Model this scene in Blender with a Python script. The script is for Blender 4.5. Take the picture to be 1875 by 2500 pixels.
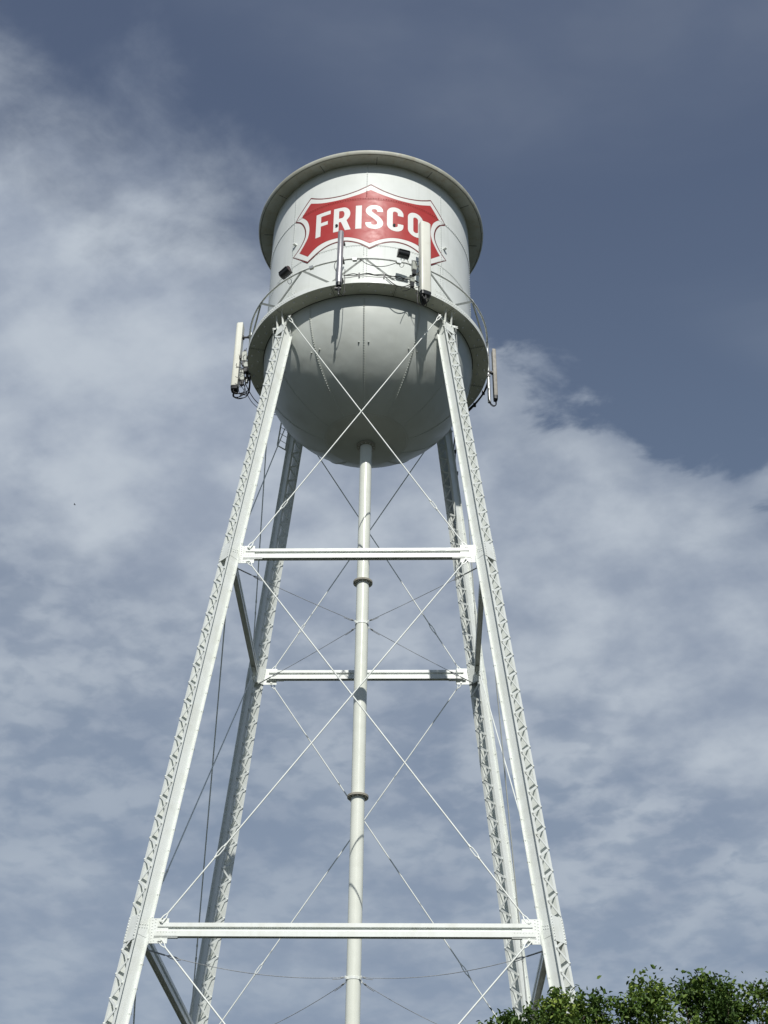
import bpy, bmesh, math, random
import numpy as np
from mathutils import Vector, Matrix
for o in list(bpy.data.objects): bpy.data.objects.remove(o)
S = bpy.context.scene
COL = S.collection
rad = math.radians

# ------------------------------------------------------------------ camera
Z0 = 32.42                                   # height of the walkway deck above the ground
camd = bpy.data.cameras.new("camera"); cam = bpy.data.objects.new("camera", camd); COL.objects.link(cam)
yaw, pit, roll = -0.0324, 0.6134, 0.0136
fw = Vector((math.sin(yaw)*math.cos(pit), math.cos(yaw)*math.cos(pit), math.sin(pit)))
r_ = Vector((math.cos(yaw), -math.sin(yaw), 0)); u_ = r_.cross(fw)
rr_ = r_*math.cos(roll)+u_*math.sin(roll); uu_ = -r_*math.sin(roll)+u_*math.cos(roll)
CAMP = Vector((1.7512, -35.3182, Z0-30.821))
cam.matrix_world = Matrix(((rr_.x, uu_.x, -fw.x, CAMP.x), (rr_.y, uu_.y, -fw.y, CAMP.y), (rr_.z, uu_.z, -fw.z, CAMP.z), (0, 0, 0, 1)))
camd.sensor_fit = 'VERTICAL'; camd.sensor_height = 24; camd.lens = 3384.3/2500*24
camd.clip_start = 0.1; camd.clip_end = 6000
S.camera = cam
S.view_settings.view_transform = 'Standard'; S.view_settings.look = 'None'
S.view_settings.exposure = 0.0; S.view_settings.gamma = 1.0

# ------------------------------------------------------------------ sun
SUN_AZ, SUN_EL = rad(6.3), rad(37.8)         # azimuth: to the right of "behind the camera"
sd = Vector((math.sin(SUN_AZ)*math.cos(SUN_EL), -math.cos(SUN_AZ)*math.cos(SUN_EL), math.sin(SUN_EL)))
sl = bpy.data.lights.new("sun", 'SUN'); sl.energy = 3.95; sl.angle = rad(0.53); sl.color = (1.0, 0.98, 0.93)
so = bpy.data.objects.new("sun", sl); COL.objects.link(so); so.location = (0, -60, 60)
so.rotation_euler = sd.to_track_quat('Z', 'Y').to_euler()

# ------------------------------------------------------------------ world: Nishita sky with a procedural cloud layer
W = bpy.data.worlds.new("World"); S.world = W; W.use_nodes = True
nt = W.node_tree; nt.nodes.clear()
def N(t, **k):
    n = nt.nodes.new(t)
    for a, b in k.items(): setattr(n, a, b)
    return n
def L(a, b): nt.links.new(a, b)
def M(op, a, b=None, c=None, clamp=False):
    n = N('ShaderNodeMath', operation=op); n.use_clamp = clamp
    for i, v in enumerate((a, b, c)):
        if v is None: continue
        if isinstance(v, (int, float)): n.inputs[i].default_value = v
        else: L(v, n.inputs[i])
    return n.outputs[0]
def SS(v, lo, hi, a=0., b=1.):
    n = N('ShaderNodeMapRange', interpolation_type='SMOOTHSTEP')
    L(v, n.inputs['Value'])
    for nm, x in (('From Min', lo), ('From Max', hi), ('To Min', a), ('To Max', b)): n.inputs[nm].default_value = x
    return n.outputs[0]
tc = N('ShaderNodeTexCoord'); sep = N('ShaderNodeSeparateXYZ'); L(tc.outputs['Generated'], sep.inputs[0])
zz = M('MAXIMUM', sep.outputs[2], 0.10)
PX = M('DIVIDE', sep.outputs[0], zz); PY = M('DIVIDE', sep.outputs[1], zz)
cmb = N('ShaderNodeCombineXYZ'); L(PX, cmb.inputs[0]); L(PY, cmb.inputs[1])
# the puffs lie on billowy layers rather than one flat sheet, so they foreshorten less than the sheet does
PYa = M('MAXIMUM', M('ABSOLUTE', PY), 0.3); PYh = M('POWER', PYa, 0.5)
cmb2 = N('ShaderNodeCombineXYZ'); L(M('DIVIDE', PX, PYh), cmb2.inputs[0]); L(M('MULTIPLY', M('LOGARITHM', PYa, 2.718), 1.0), cmb2.inputs[1])
def noise(scale, detail, rough=0.5, off=(0, 0, 0), sx=1, sy=1, rot=0, dist=0.0, src=None):
    mp = N('ShaderNodeMapping'); L((src or cmb).outputs[0], mp.inputs[0])
    mp.inputs['Location'].default_value = off; mp.inputs['Scale'].default_value = (sx, sy, 1); mp.inputs['Rotation'].default_value = (0, 0, rot)
    n = N('ShaderNodeTexNoise'); n.inputs['Scale'].default_value = scale; n.inputs['Detail'].default_value = detail
    n.inputs['Roughness'].default_value = rough; n.inputs['Distortion'].default_value = dist
    L(mp.outputs[0], n.inputs['Vector']); return n.outputs[0]
n_big = noise(1.6, 3, 0.5, (3.1, 1.7, 0))
n_edge = noise(7.0, 6, 0.58, (0.4, 2.2, 0), 1, 1, 0.6, 0.3)
n_mid = noise(8.0, 5, 0.52, (7.3, 4.1, 0), 1.0, 1.0, 0.5, 0.0, cmb2)
n_puff = noise(30.0, 5, 0.50, (1.3, 9.1, 0), 0.85, 1.0, 0.5, 0.25, cmb2)
n_wisp = noise(2.4, 5, 0.5, (5.5, 0.3, 0), 0.8, 1.3, -0.55, 0.4)
# s: distance past the slanting edge of the cloud bank
s0 = M('SUBTRACT', M('SUBTRACT', PY, M('MULTIPLY', PX, 0.80)), 1.06)
s1 = M('ADD', s0, M('MULTIPLY', M('SUBTRACT', n_edge, 0.5), 0.42))
s1 = M('ADD', s1, M('MULTIPLY', M('SUBTRACT', n_big, 0.5), 0.16))
edgeR = M('ADD', M('MULTIPLY', SS(s1, -0.02, 0.05), 0.62), M('MULTIPLY', SS(s1, 0.0, 0.22), 0.38))
edgeL = SS(s1, -0.14, 0.22)
wR = SS(PX, -0.12, 0.10)
edge = M('ADD', M('MULTIPLY', edgeR, wR), M('MULTIPLY', edgeL, M('SUBTRACT', 1.0, wR)))
sb = M('ADD', s0, M('MULTIPLY', M('SUBTRACT', n_big, 0.5), 0.9))
band = SS(sb, 0.45, 1.15, 1.0, 0.0)
bandd = M('ADD', M('ADD', 0.80, M('MULTIPLY', SS(PX, 0.05, -0.30), 0.24)), M('MULTIPLY', M('SUBTRACT', n_mid, 0.5), 0.75))
puff = SS(M('ADD', n_puff, M('MULTIPLY', M('SUBTRACT', n_mid, 0.5), 0.55)), 0.36, 0.64)
far = SS(PY, 1.9, 3.2)
mott = M('ADD', M('MULTIPLY', M('ADD', M('MULTIPLY', M('SUBTRACT', puff, 0.5), SS(PX, -0.3, 0.5, 0.55, 1.0)), 0.5), 0.46), M('ADD', 0.20, M('MULTIPLY', SS(n_big, 0.35, 0.7), 0.22)))
mott = M('ADD', M('MULTIPLY', mott, M('SUBTRACT', 1.0, M('MULTIPLY', far, 0.55))), M('MULTIPLY', far, 0.28))
body = M('ADD', M('MULTIPLY', band, bandd), M('MULTIPLY', M('SUBTRACT', 1.0, band), mott))
dens = M('MULTIPLY', edge, body)
veil = M('MULTIPLY', M('SUBTRACT', 1.0, edge), M('MULTIPLY', M('MULTIPLY', SS(n_wisp, 0.40, 0.75), 0.13), SS(s0, -0.16, -0.30)))
dens = M('ADD', dens, veil, clamp=True)
sky = N('ShaderNodeTexSky', sky_type='NISHITA'); sky.sun_disc = False
sky.sun_elevation = SUN_EL; sky.sun_rotation = math.atan2(sd.x, sd.y)
sky.altitude = 200; sky.air_density = 1.0; sky.dust_density = 1.0; sky.ozone_density = 1.0
SKYS = 0.10
hz = SS(sep.outputs[2], 0.25, 0.85)          # thin high haze, paler towards the horizon
hcol = N('ShaderNodeMix', data_type='RGBA'); L(hz, hcol.inputs[0])
hcol.inputs[6].default_value = (0.182/SKYS, 0.250/SKYS, 0.355/SKYS, 1); hcol.inputs[7].default_value = (0.086/SKYS, 0.116/SKYS, 0.190/SKYS, 1)
m1 = N('ShaderNodeMix', data_type='RGBA'); m1.inputs[0].default_value = 0.90
L(sky.outputs[0], m1.inputs[6]); L(hcol.outputs[2], m1.inputs[7])
ccol = N('ShaderNodeMix', data_type='RGBA'); L(SS(n_mid, 0.3, 0.7), ccol.inputs[0])
ccol.inputs[6].default_value = (0.335/SKYS, 0.388/SKYS, 0.480/SKYS, 1); ccol.inputs[7].default_value = (0.495/SKYS, 0.550/SKYS, 0.620/SKYS, 1)
m2 = N('ShaderNodeMix', data_type='RGBA'); L(dens, m2.inputs[0]); L(m1.outputs[2], m2.inputs[6]); L(ccol.outputs[2], m2.inputs[7])
bg = N('ShaderNodeBackground'); L(m2.outputs[2], bg.inputs[0]); bg.inputs[1].default_value = SKYS
wo = N('ShaderNodeOutputWorld'); L(bg.outputs[0], wo.inputs[0])

# ------------------------------------------------------------------ materials
def mat(name, col, rough=0.5, metal=0.0, spec=0.4, grime=None, gscale=2.0, bump=0.0, bscale=6.0, fine=0.0, lo=0.45, hi=0.75, streak=None):
    m = bpy.data.materials.new(name); m.use_nodes = True; t = m.node_tree; b = t.nodes['Principled BSDF']
    b.inputs['Base Color'].default_value = (*col, 1); b.inputs['Roughness'].default_value = rough
    b.inputs['Metallic'].default_value = metal; b.inputs['Specular IOR Level'].default_value = spec
    co = t.nodes.new('ShaderNodeTexCoord')
    def nz(sc, det, scale=(1, 1, 1)):
        mp = t.nodes.new('ShaderNodeMapping'); mp.inputs['Scale'].default_value = scale; t.links.new(co.outputs['Object'], mp.inputs[0])
        n = t.nodes.new('ShaderNodeTexNoise'); n.inputs['Scale'].default_value = sc; n.inputs['Detail'].default_value = det
        t.links.new(mp.outputs[0], n.inputs['Vector']); return n.outputs[0]
    def ramp(v, lo, hi, a, c):
        n = t.nodes.new('ShaderNodeMapRange'); n.inputs['From Min'].default_value = lo; n.inputs['From Max'].default_value = hi
        n.inputs['To Min'].default_value = a; n.inputs['To Max'].default_value = c; t.links.new(v, n.inputs['Value']); return n.outputs[0]
    last = None
    if grime:
        mx = t.nodes.new('ShaderNodeMix'); mx.data_type = 'RGBA'
        t.links.new(ramp(nz(gscale, 6), lo, hi, 0, 0.8), mx.inputs[0]); mx.inputs[6].default_value = (*col, 1); mx.inputs[7].default_value = (*grime, 1)
        last = mx.outputs[2]
    if streak:
        mx = t.nodes.new('ShaderNodeMix'); mx.data_type = 'RGBA'
        t.links.new(ramp(nz(7, 4, (1, 1, 0.06)), 0.52, 0.78, 0, 0.7), mx.inputs[0])
        if last: t.links.new(last, mx.inputs[6])
        else: mx.inputs[6].default_value = (*col, 1)
        mx.inputs[7].default_value = (*streak, 1); last = mx.outputs[2]
    if last: t.links.new(last, b.inputs['Base Color'])
    rv = ramp(nz(gscale*1.7, 4), 0.3, 0.7, rough*0.85, min(1, rough*1.25)); t.links.new(rv, b.inputs['Roughness'])
    if bump or fine:
        bp = t.nodes.new('ShaderNodeBump'); bp.inputs['Distance'].default_value = 0.05; bp.inputs['Strength'].default_value = 1.0
        h = None
        if bump: h = ramp(nz(bscale, 2), 0, 1, 0, bump)
        if fine:
            h2 = ramp(nz(40, 3), 0, 1, 0, fine)
            if h:
                ad = t.nodes.new('ShaderNodeMath'); ad.operation = 'ADD'; t.links.new(h, ad.inputs[0]); t.links.new(h2, ad.inputs[1]); h = ad.outputs[0]
            else: h = h2
        t.links.new(h, bp.inputs['Height']); t.links.new(bp.outputs[0], b.inputs['Normal'])
    return m
WH = (0.79, 0.82, 0.785)
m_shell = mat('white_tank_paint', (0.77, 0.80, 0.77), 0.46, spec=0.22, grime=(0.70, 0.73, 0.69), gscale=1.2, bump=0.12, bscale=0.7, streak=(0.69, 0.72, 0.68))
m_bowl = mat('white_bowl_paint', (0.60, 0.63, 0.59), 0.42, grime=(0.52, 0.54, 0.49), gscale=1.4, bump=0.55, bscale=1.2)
m_cap = mat('darker_bowl_paint', (0.57, 0.59, 0.54), 0.5, grime=(0.50, 0.51, 0.45), gscale=1.7)  # slightly darker than the bowl, for its bottom cap and seam strips
m_roofp = mat('stained_roof_paint', (0.54, 0.55, 0.48), 0.55, grime=(0.40, 0.39, 0.30), gscale=1.5, streak=(0.42, 0.36, 0.24))
m_steel = mat('white_steel_paint', WH, 0.36, grime=(0.70, 0.72, 0.66), gscale=3.0, fine=0.02, streak=(0.68, 0.70, 0.64))
m_bolt = mat('bright_bolt', (0.85, 0.85, 0.85), 0.3, metal=0.9)
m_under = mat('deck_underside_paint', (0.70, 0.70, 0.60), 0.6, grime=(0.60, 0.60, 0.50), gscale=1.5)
m_seam = mat('dark_seam', (0.10, 0.10, 0.09), 0.8, grime=(0.16, 0.15, 0.13))
m_rust = mat('weathered_steel', (0.40, 0.38, 0.32), 0.7, grime=(0.30, 0.27, 0.22), gscale=5)
m_red = mat('shield_red_paint', (0.43, 0.045, 0.042), 0.42, grime=(0.42, 0.062, 0.055), gscale=3)
m_dred = mat('dark_red_line_paint', (0.15, 0.022, 0.020), 0.45, grime=(0.18, 0.03, 0.027))
m_wpaint = mat('shield_white_paint', (0.81, 0.82, 0.79), 0.45, grime=(0.78, 0.79, 0.75), gscale=2)
m_cream = mat('cream_fibreglass', (0.78, 0.78, 0.69), 0.32, grime=(0.71, 0.70, 0.61), gscale=4, streak=(0.68, 0.67, 0.58))
m_alu = mat('grey_aluminium', (0.42, 0.41, 0.42), 0.35, metal=0.55, grime=(0.34, 0.33, 0.34), gscale=6)
m_rail = mat('grey_rail_paint', (0.78, 0.80, 0.77), 0.5, grime=(0.55, 0.56, 0.52), gscale=6)
m_brace = mat('brace_painted_shade', (0.26, 0.28, 0.26), 0.6, grime=(0.19, 0.20, 0.18), gscale=8)  # same paint as the rail; shade on the braces is put into the colour
m_galv = mat('galvanised_pipe', (0.50, 0.52, 0.52), 0.42, metal=0.5, grime=(0.38, 0.40, 0.40), gscale=8)
m_tan = mat('weathered_tan_housing', (0.36, 0.34, 0.30), 0.6, grime=(0.26, 0.24, 0.21), gscale=7, lo=0.4, hi=0.65)
m_black = mat('black_rubber', (0.018, 0.018, 0.020), 0.45, grime=(0.03, 0.03, 0.03))
m_blkm = mat('black_metal', (0.03, 0.032, 0.034), 0.35, grime=(0.05, 0.05, 0.05), gscale=9)
m_lens = mat('floodlight_glass', (0.05, 0.055, 0.06), 0.12)
m_cable = mat('grey_wire_rope', (0.50, 0.52, 0.53), 0.5, metal=0.2, grime=(0.15, 0.16, 0.17), gscale=30)
m_gboard = mat('grey_box', (0.45, 0.47, 0.42), 0.5, grime=(0.35, 0.37, 0.33), gscale=8)
m_conc = mat('footing_concrete', (0.36, 0.35, 0.32), 0.9, grime=(0.25, 0.24, 0.22), gscale=3, fine=0.2)
m_bark = mat('tree_bark', (0.13, 0.10, 0.075), 0.9, grime=(0.07, 0.055, 0.04), gscale=9, fine=0.5)

# ------------------------------------------------------------------ mesh helpers
class MB:
    def __init__(s): s.v = []; s.f = []; s.m = []
    def add(s, vs, fs, mi=0):
        b = len(s.v); s.v += [tuple(v) for v in vs]; s.f += [tuple(b+i for i in f) for f in fs]; s.m += [mi]*len(fs); return s
    def box(s, c, hx, hy, hz, ax=None, mi=0):
        c = Vector(c); X, Y, Z = ax if ax else (Vector((1, 0, 0)), Vector((0, 1, 0)), Vector((0, 0, 1)))
        vs = [c+X*(hx*i)+Y*(hy*j)+Z*(hz*k) for i in (-1, 1) for j in (-1, 1) for k in (-1, 1)]
        return s.add(vs, [(0, 1, 3, 2), (4, 6, 7, 5), (0, 4, 5, 1), (2, 3, 7, 6), (0, 2, 6, 4), (1, 5, 7, 3)], mi)
    def bar(s, a, b, w, t, n, mi=0):          # flat bar from a to b, width w, thickness t along n
        a, b, n = Vector(a), Vector(b), Vector(n); d = (b-a); l = d.length; d.normalize()
        x = n.cross(d).normalized(); n2 = d.cross(x).normalized()
        return s.box((a+b)/2, w/2, t/2, l/2, (x, n2, d), mi)
    def tube(s, pts, r, n=10, caps=True, mi=0):
        pts = [Vector(p) for p in pts]; rs = r if isinstance(r, (list, tuple)) else [r]*len(pts)
        up = None; vs = []; fs = []
        for i, p in enumerate(pts):
            d = (pts[min(i+1, len(pts)-1)]-pts[max(i-1, 0)]).normalized()
            if up is None: up = Vector((0, 0, 1)) if abs(d.z) < 0.9 else Vector((1, 0, 0))
            x = up.cross(d).normalized(); y = d.cross(x).normalized(); up = y
            for k in range(n):
                a = 2*math.pi*k/n; vs.append(p+x*(rs[i]*math.cos(a))+y*(rs[i]*math.sin(a)))
        for i in range(len(pts)-1):
            for k in range(n): fs.append((i*n+k, i*n+(k+1) % n, (i+1)*n+(k+1) % n, (i+1)*n+k))
        if caps: fs.append(tuple(range(n-1, -1, -1))); fs.append(tuple((len(pts)-1)*n+k for k in range(n)))
        return s.add(vs, fs, mi)
    def lathe(s, prof, n=128, c=(0, 0), a0=0., a1=2*math.pi, mi=0, close=False):
        full = abs(a1-a0-2*math.pi) < 1e-6; m = n if full else n+1; vs = []; fs = []
        for (r, z) in prof:
            for k in range(m):
                a = a0+(a1-a0)*k/n; vs.append((c[0]+r*math.sin(a), c[1]-r*math.cos(a), z))
        P = len(prof)
        for i in range(P if close else P-1):
            j = (i+1) % P
            for k in range(n):
                k2 = (k+1) % m; fs.append((i*m+k, i*m+k2, j*m+k2, j*m+k))
        return s.add(vs, fs, mi)
    def prism(s, poly, a, b, X, Y, mi=0):      # 2D polygon (in X,Y axes) swept from a to b
        a, b, X, Y = Vector(a), Vector(b), Vector(X), Vector(Y); n = len(poly)
        vs = [a+X*p[0]+Y*p[1] for p in poly]+[b+X*p[0]+Y*p[1] for p in poly]
        fs = [(i, (i+1) % n, n+(i+1) % n, n+i) for i in range(n)]+[tuple(range(n-1, -1, -1)), tuple(range(n, 2*n))]
        return s.add(vs, fs, mi)
    def dome(s, p, nrm, r, h=None, n=6, mi=0):
        p, nrm = Vector(p), Vector(nrm).normalized(); h = h or r*0.8
        x = nrm.orthogonal().normalized(); y = nrm.cross(x)
        vs = [p+(x*math.cos(2*math.pi*k/n)+y*math.sin(2*math.pi*k/n))*r-nrm*0.002 for k in range(n)]
        vs += [p+(x*math.cos(2*math.pi*k/n)+y*math.sin(2*math.pi*k/n))*r*0.7+nrm*h*0.7 for k in range(n)]+[p+nrm*h]
        fs = [(k, (k+1) % n, n+(k+1) % n, n+k) for k in range(n)]+[(n+k, n+(k+1) % n, 2*n) for k in range(n)]
        return s.add(vs, fs, mi)
    def build(s, name, mats, parent=None, loc=None, smooth=None, M4=None):
        me = bpy.data.meshes.new(name); me.from_pydata(s.v, [], s.f)
        mats = mats if isinstance(mats, (list, tuple)) else [mats]
        for m in mats: me.materials.append(m)
        if len(mats) > 1: me.polygons.foreach_set('material_index', s.m)
        bm = bmesh.new(); bm.from_mesh(me); bmesh.ops.recalc_face_normals(bm, faces=bm.faces); bm.to_mesh(me); bm.free()
        if smooth is not None: me.shade_smooth(); me.set_sharp_from_angle(angle=rad(smooth))
        o = bpy.data.objects.new(name, me); COL.objects.link(o)
        if parent: o.parent = parent
        if M4 is not None: o.matrix_local = M4
        elif loc is not None: o.location = loc
        return o
def empty(name, label, cat, loc=(0, 0, 0), group=None):
    o = bpy.data.objects.new(name, None); COL.objects.link(o); o.location = loc; o.empty_display_size = 0.5
    o['label'] = label; o['category'] = cat
    if group: o['group'] = group
    return o
def tag(o, label, cat, group=None):
    o['label'] = label; o['category'] = cat
    if group: o['group'] = group
    return o
def copy_part(o, parent, rotz=None, M4=None):
    c = o.copy(); COL.objects.link(c); c.parent = parent
    if rotz is not None: c.rotation_euler = (0, 0, rotz)
    if M4 is not None: c.matrix_local = M4
    for ch in list(o.children):
        g = ch.copy(); COL.objects.link(g); g.parent = c
    return c
def ang(t): return Vector((math.sin(t), -math.cos(t), 0))   # t=0 faces the camera side, +t to the right
DECK = (0, 0, Z0)

# ------------------------------------------------------------------ ground
gm = bpy.data.materials.new('grass_and_asphalt'); gm.use_nodes = True
t = gm.node_tree; b = t.nodes['Principled BSDF']; b.inputs['Roughness'].default_value = 0.95
co = t.nodes.new('ShaderNodeTexCoord'); n1 = t.nodes.new('ShaderNodeTexNoise'); n1.inputs['Scale'].default_value = 0.05; n1.inputs['Detail'].default_value = 8
cr = t.nodes.new('ShaderNodeValToRGB'); cr.color_ramp.elements[0].color = (0.010, 0.017, 0.006, 1); cr.color_ramp.elements[1].color = (0.032, 0.032, 0.022, 1)
cr.color_ramp.elements[0].position = 0.4; cr.color_ramp.elements[1].position = 0.65
t.links.new(co.outputs['Object'], n1.inputs['Vector']); t.links.new(n1.outputs[0], cr.inputs[0]); t.links.new(cr.outputs[0], b.inputs['Base Color'])
g = MB().add([(-2500, -2500, 0), (2500, -2500, 0), (2500, 2500, 0), (-2500, 2500, 0)], [(0, 1, 2, 3)]).build('ground', gm); g['kind'] = 'structure'

# ------------------------------------------------------------------ water tower
R, RO, H, BD = 3.5, 4.033, 6.157, 3.314
A0, K, Z1, Z2 = 2.48, 0.1037, -9.81, -20.64
def a_(z): return A0-K*z
tower = empty('water_tower', 'white riveted steel water tower on four latticed legs with a red shield emblem', 'water tower')

def shell_r(z): return R+0.014 if z > 4.34 else (R-0.012 if z < 2.22 else R)
mb = MB()
mb.lathe([(R-0.012, 0.0), (R-0.012, 2.205), (R, 2.22), (R, 4.325), (R+0.014, 4.34), (R+0.014, 6.2)], 256)
for k in range(8):                                    # vertical butt straps
    t0 = k*math.pi/4
    w = 0.085/R
    mb.lathe([(R-0.02, 0.01), (R-0.003, 0.012), (R-0.003, 2.20)], 2, a0=t0-w, a1=t0+w)
    mb.lathe([(R-0.02, 2.23), (R+0.0035, 2.232), (R+0.0035, 4.32)], 2, a0=t0-w*0.4, a1=t0+w*0.4)
mbr = MB()
def in_shield(u, z):
    u = abs(u-0.13)
    return (4.3 < z < 4.42 and u < 2.46) or (4.42 <= z < 4.80-0.5*u and u < 0.4)
def rivet(u, z, off=0.0, r=0.021):
    t0 = u/R; rr = shell_r(z)+off
    (mbr if in_shield(u, z) else mb).dome(Vector((0, 0, z))+ang(t0)*(rr+(0.012 if in_shield(u, z) else 0)), ang(t0), r, 0.024, 6)
C = 2*math.pi*R
for i in range(int(C/0.085)):
    u = -C/2+i*0.085
    rivet(u, 4.385); rivet(u, 2.185, 0, 0.014)
for k in range(-4, 4):
    u0 = k*C/8
    for i in range(25): z = 0.08+i*0.085; rivet(u0-0.05, z, 0.009, 0.017); rivet(u0+0.05, z+0.04, 0.009, 0.017)
    for i in range(24):
        z = 2.32+i*0.085; 
        if k != 0: rivet(u0, z, 0.004)
    for i in range(20): rivet(u0, 4.47+i*0.085)
shell = mb.build('tank_shell', m_shell, tower, DECK, smooth=30)
for k in range(4):                                    # reinforcement plates where the legs meet the shell
    t0 = math.pi/4+k*math.pi/2
    for du in (-0.19, 0.19):
        mb = MB()
        mb.lathe([(R-0.02, 0.02), (R+0.012, 0.022), (R+0.012, 1.02), (R-0.02, 1.022)], 3, a0=t0+(du-0.08)/R, a1=t0+(du+0.08)/R)
        for i in range(9):
            for dv in (-0.045, 0.045):
                a = t0+(du+dv)/R; mb.dome(Vector((0, 0, 0.1+i*0.105))+ang(a)*(R+0.012), ang(a), 0.022, 0.022, 5)
        mb.build('reinforcement_plate', m_steel, shell, smooth=60)
                                            # small brackets standing off the shell
for (u, z) in ((-2.62, 3.2), (2.88, 3.13), (-5.3, 1.75), (5.28, 1.7)):
    mb = MB(); a = u/R; mb.box(Vector((0, 0, z))+ang(a)*(R+0.05), 0.045, 0.07, 0.03, (ang(a).cross(Vector((0, 0, 1))), ang(a), Vector((0, 0, 1))))
    mb.build('shell_bracket', m_steel, shell)
for (u, z) in ((-0.978, 3.25), (0.924, 3.23)):
    mb = MB(); a = u/R; mb.tube([Vector((0, 0, z))+ang(a)*(R), Vector((0, 0, z-0.02))+ang(a)*(R+0.06)], 0.045, 12)
    mb.build('pipe_stub', m_blkm, shell, smooth=40)

# bowl: riveted gores and a bottom cap
mb = MB(); capz = 69.5
prof = [(R*math.cos(rad(q)), -BD*math.sin(rad(q))) for q in np.linspace(0, capz, 48)]
mb.lathe([(R-0.001, 0.02)]+prof, 192)
for k in range(12):
    t0 = k*math.pi/6
    n = 50
    for i in range(2, n):
        q = rad(capz*i/n); p = Vector((0, 0, -BD*math.sin(q)))+ang(t0)*(R*math.cos(q))
        nr = (ang(t0)*(math.cos(q)/R)+Vector((0, 0, -math.sin(q)/BD))).normalized()
        mb.dome(p, nr, 0.026, 0.034, 6)
for k in range(150):
    t0 = 2*math.pi*k/150; q = rad(capz-1.2); p = Vector((0, 0, -BD*math.sin(q)))+ang(t0)*(R*math.cos(q))
    mb.dome(p, (ang(t0)*0.3-Vector((0, 0, 1))), 0.024, 0.026, 5)
for k in range(12):
    for dt in (-0.05, 0.05):
        t0 = k*math.pi/6; q = rad(29); a = t0+dt; p = Vector((0, 0, -BD*math.sin(q)))+ang(a)*(R*math.cos(q))
        mb.dome(p, ang(a)-Vector((0, 0, 0.6)), 0.03, 0.05, 6)
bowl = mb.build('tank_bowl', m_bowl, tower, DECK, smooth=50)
mb = MB()
for k in range(12):                                   # caulked seam edges, thin proud strips
    t0 = k*math.pi/6+0.03/R; pts = []
    for i in range(0, 41):
        q = rad(capz*i/40); pts.append(Vector((0, 0, -BD*math.sin(q)))+ang(t0+0.012*math.tan(q)*0.3)*(R*math.cos(q)+0.001))
    mb.tube(pts[:33], 0.007, 5)
pr = [(R*math.cos(rad(q)), -BD*math.sin(rad(q))) for q in (capz-0.8, capz)]
mb.build('bowl_seams', m_cap, bowl, smooth=60)
mb = MB()
prof = [(R*math.cos(rad(q))+0.012, -BD*math.sin(rad(q))-0.012) for q in np.linspace(capz-2.2, 90, 20)]; prof[-1] = (0.001, -BD-0.012)
mb.lathe([(prof[0][0]-0.01, prof[0][1]+0.012)]+prof, 128)
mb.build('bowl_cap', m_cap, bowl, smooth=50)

# roof with overhanging eave
mb = MB()
mb.lathe([(R-0.05, 6.085), (3.80, 6.085), (3.985, 6.045)], 256, mi=0)
mb.lathe([(3.985, 6.045), (4.02, 6.045), (4.048, 6.09), (4.058, 6.15), (4.055, 6.17), (4.03, 6.185)], 256, mi=0)
mb.lathe([(4.03, 6.185), (2.0, 7.35), (0.4, 8.15), (0.25, 8.3), (0.001, 8.4)], 128, mi=1)
roof = mb.build('tank_roof', [m_roofp, m_steel], tower, DECK, smooth=40)
mb = MB()
for k in range(36):
    t0 = 2*math.pi*(k+0.5)/36
    if k % 3 == 0: mb.bar(Vector((0, 0, 6.083))+ang(t0)*(R+0.02), Vector((0, 0, 6.079))+ang(t0)*3.92, 0.018, 0.012, (0, 0, 1))
mb.lathe([(3.972, 6.046), (3.980, 6.036), (3.990, 6.042)], 192)
mb.build('eave_seams', m_seam, roof)

# walkway ring
mb = MB()
mb.lathe([(R+0.025, 0.0), (RO, 0.0), (RO, 0.012), (R+0.025, 0.012)], 192, close=True, mi=0)
mb.lathe([(RO, -0.012), (RO+0.014, -0.012), (RO+0.014, 0.17), (RO, 0.17)], 192, close=True, mi=1)
mb.lathe([(RO-0.09, 0.158), (RO+0.0, 0.158), (RO, 0.17), (RO-0.09, 0.17)], 192, close=True, mi=1)
for k in range(12):
    t0 = math.pi/12+k*math.pi/6; x = ang(t0); y = Vector((x.y, -x.x, 0))
    mb.bar(x*(R+0.03)+Vector((0, 0, -0.004)), x*(RO-0.01)+Vector((0, 0, -0.004)), 0.012, 0.006, (0, 0, 1), 2)
    for i in range(7):
        for sgn in (-1, 1): mb.dome(x*(R+0.07+i*0.075)+y*0.045*sgn, (0, 0, -1), 0.011, 0.01, 5, 2)
for k in range(48):
    t0 = 2*math.pi*(k+0.3)/48
    mb.dome(ang(t0)*(RO-0.13)+Vector((0, 0, 0)), (0, 0, -1), 0.034, 0.055, 6, 3)
    mb.dome(ang(t0+0.06)*(R+0.20)+Vector((0, 0, 0)), (0, 0, -1), 0.034, 0.055, 6, 3)
for k in range(4):
    t0 = math.pi/4+k*math.pi/2
    for i in range(-9, 10): mb.dome(Vector((0, 0, 0.10))+ang(t0+i*0.022)*(RO+0.014), ang(t0+i*0.022), 0.018, 0.02, 5, 1); mb.dome(Vector((0, 0, 0.05))+ang(t0+0.011+i*0.022)*(RO+0.014), ang(t0), 0.018, 0.02, 5, 1)
walk = mb.build('walkway', [m_under, m_steel, m_seam, m_bolt], tower, DECK, smooth=40)
mb = MB()
mb.lathe([(R-0.03, -0.006), (R+0.028, -0.006), (R+0.028, 0.0)], 192)
mb.build('deck_gap', m_seam, walk)

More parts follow.
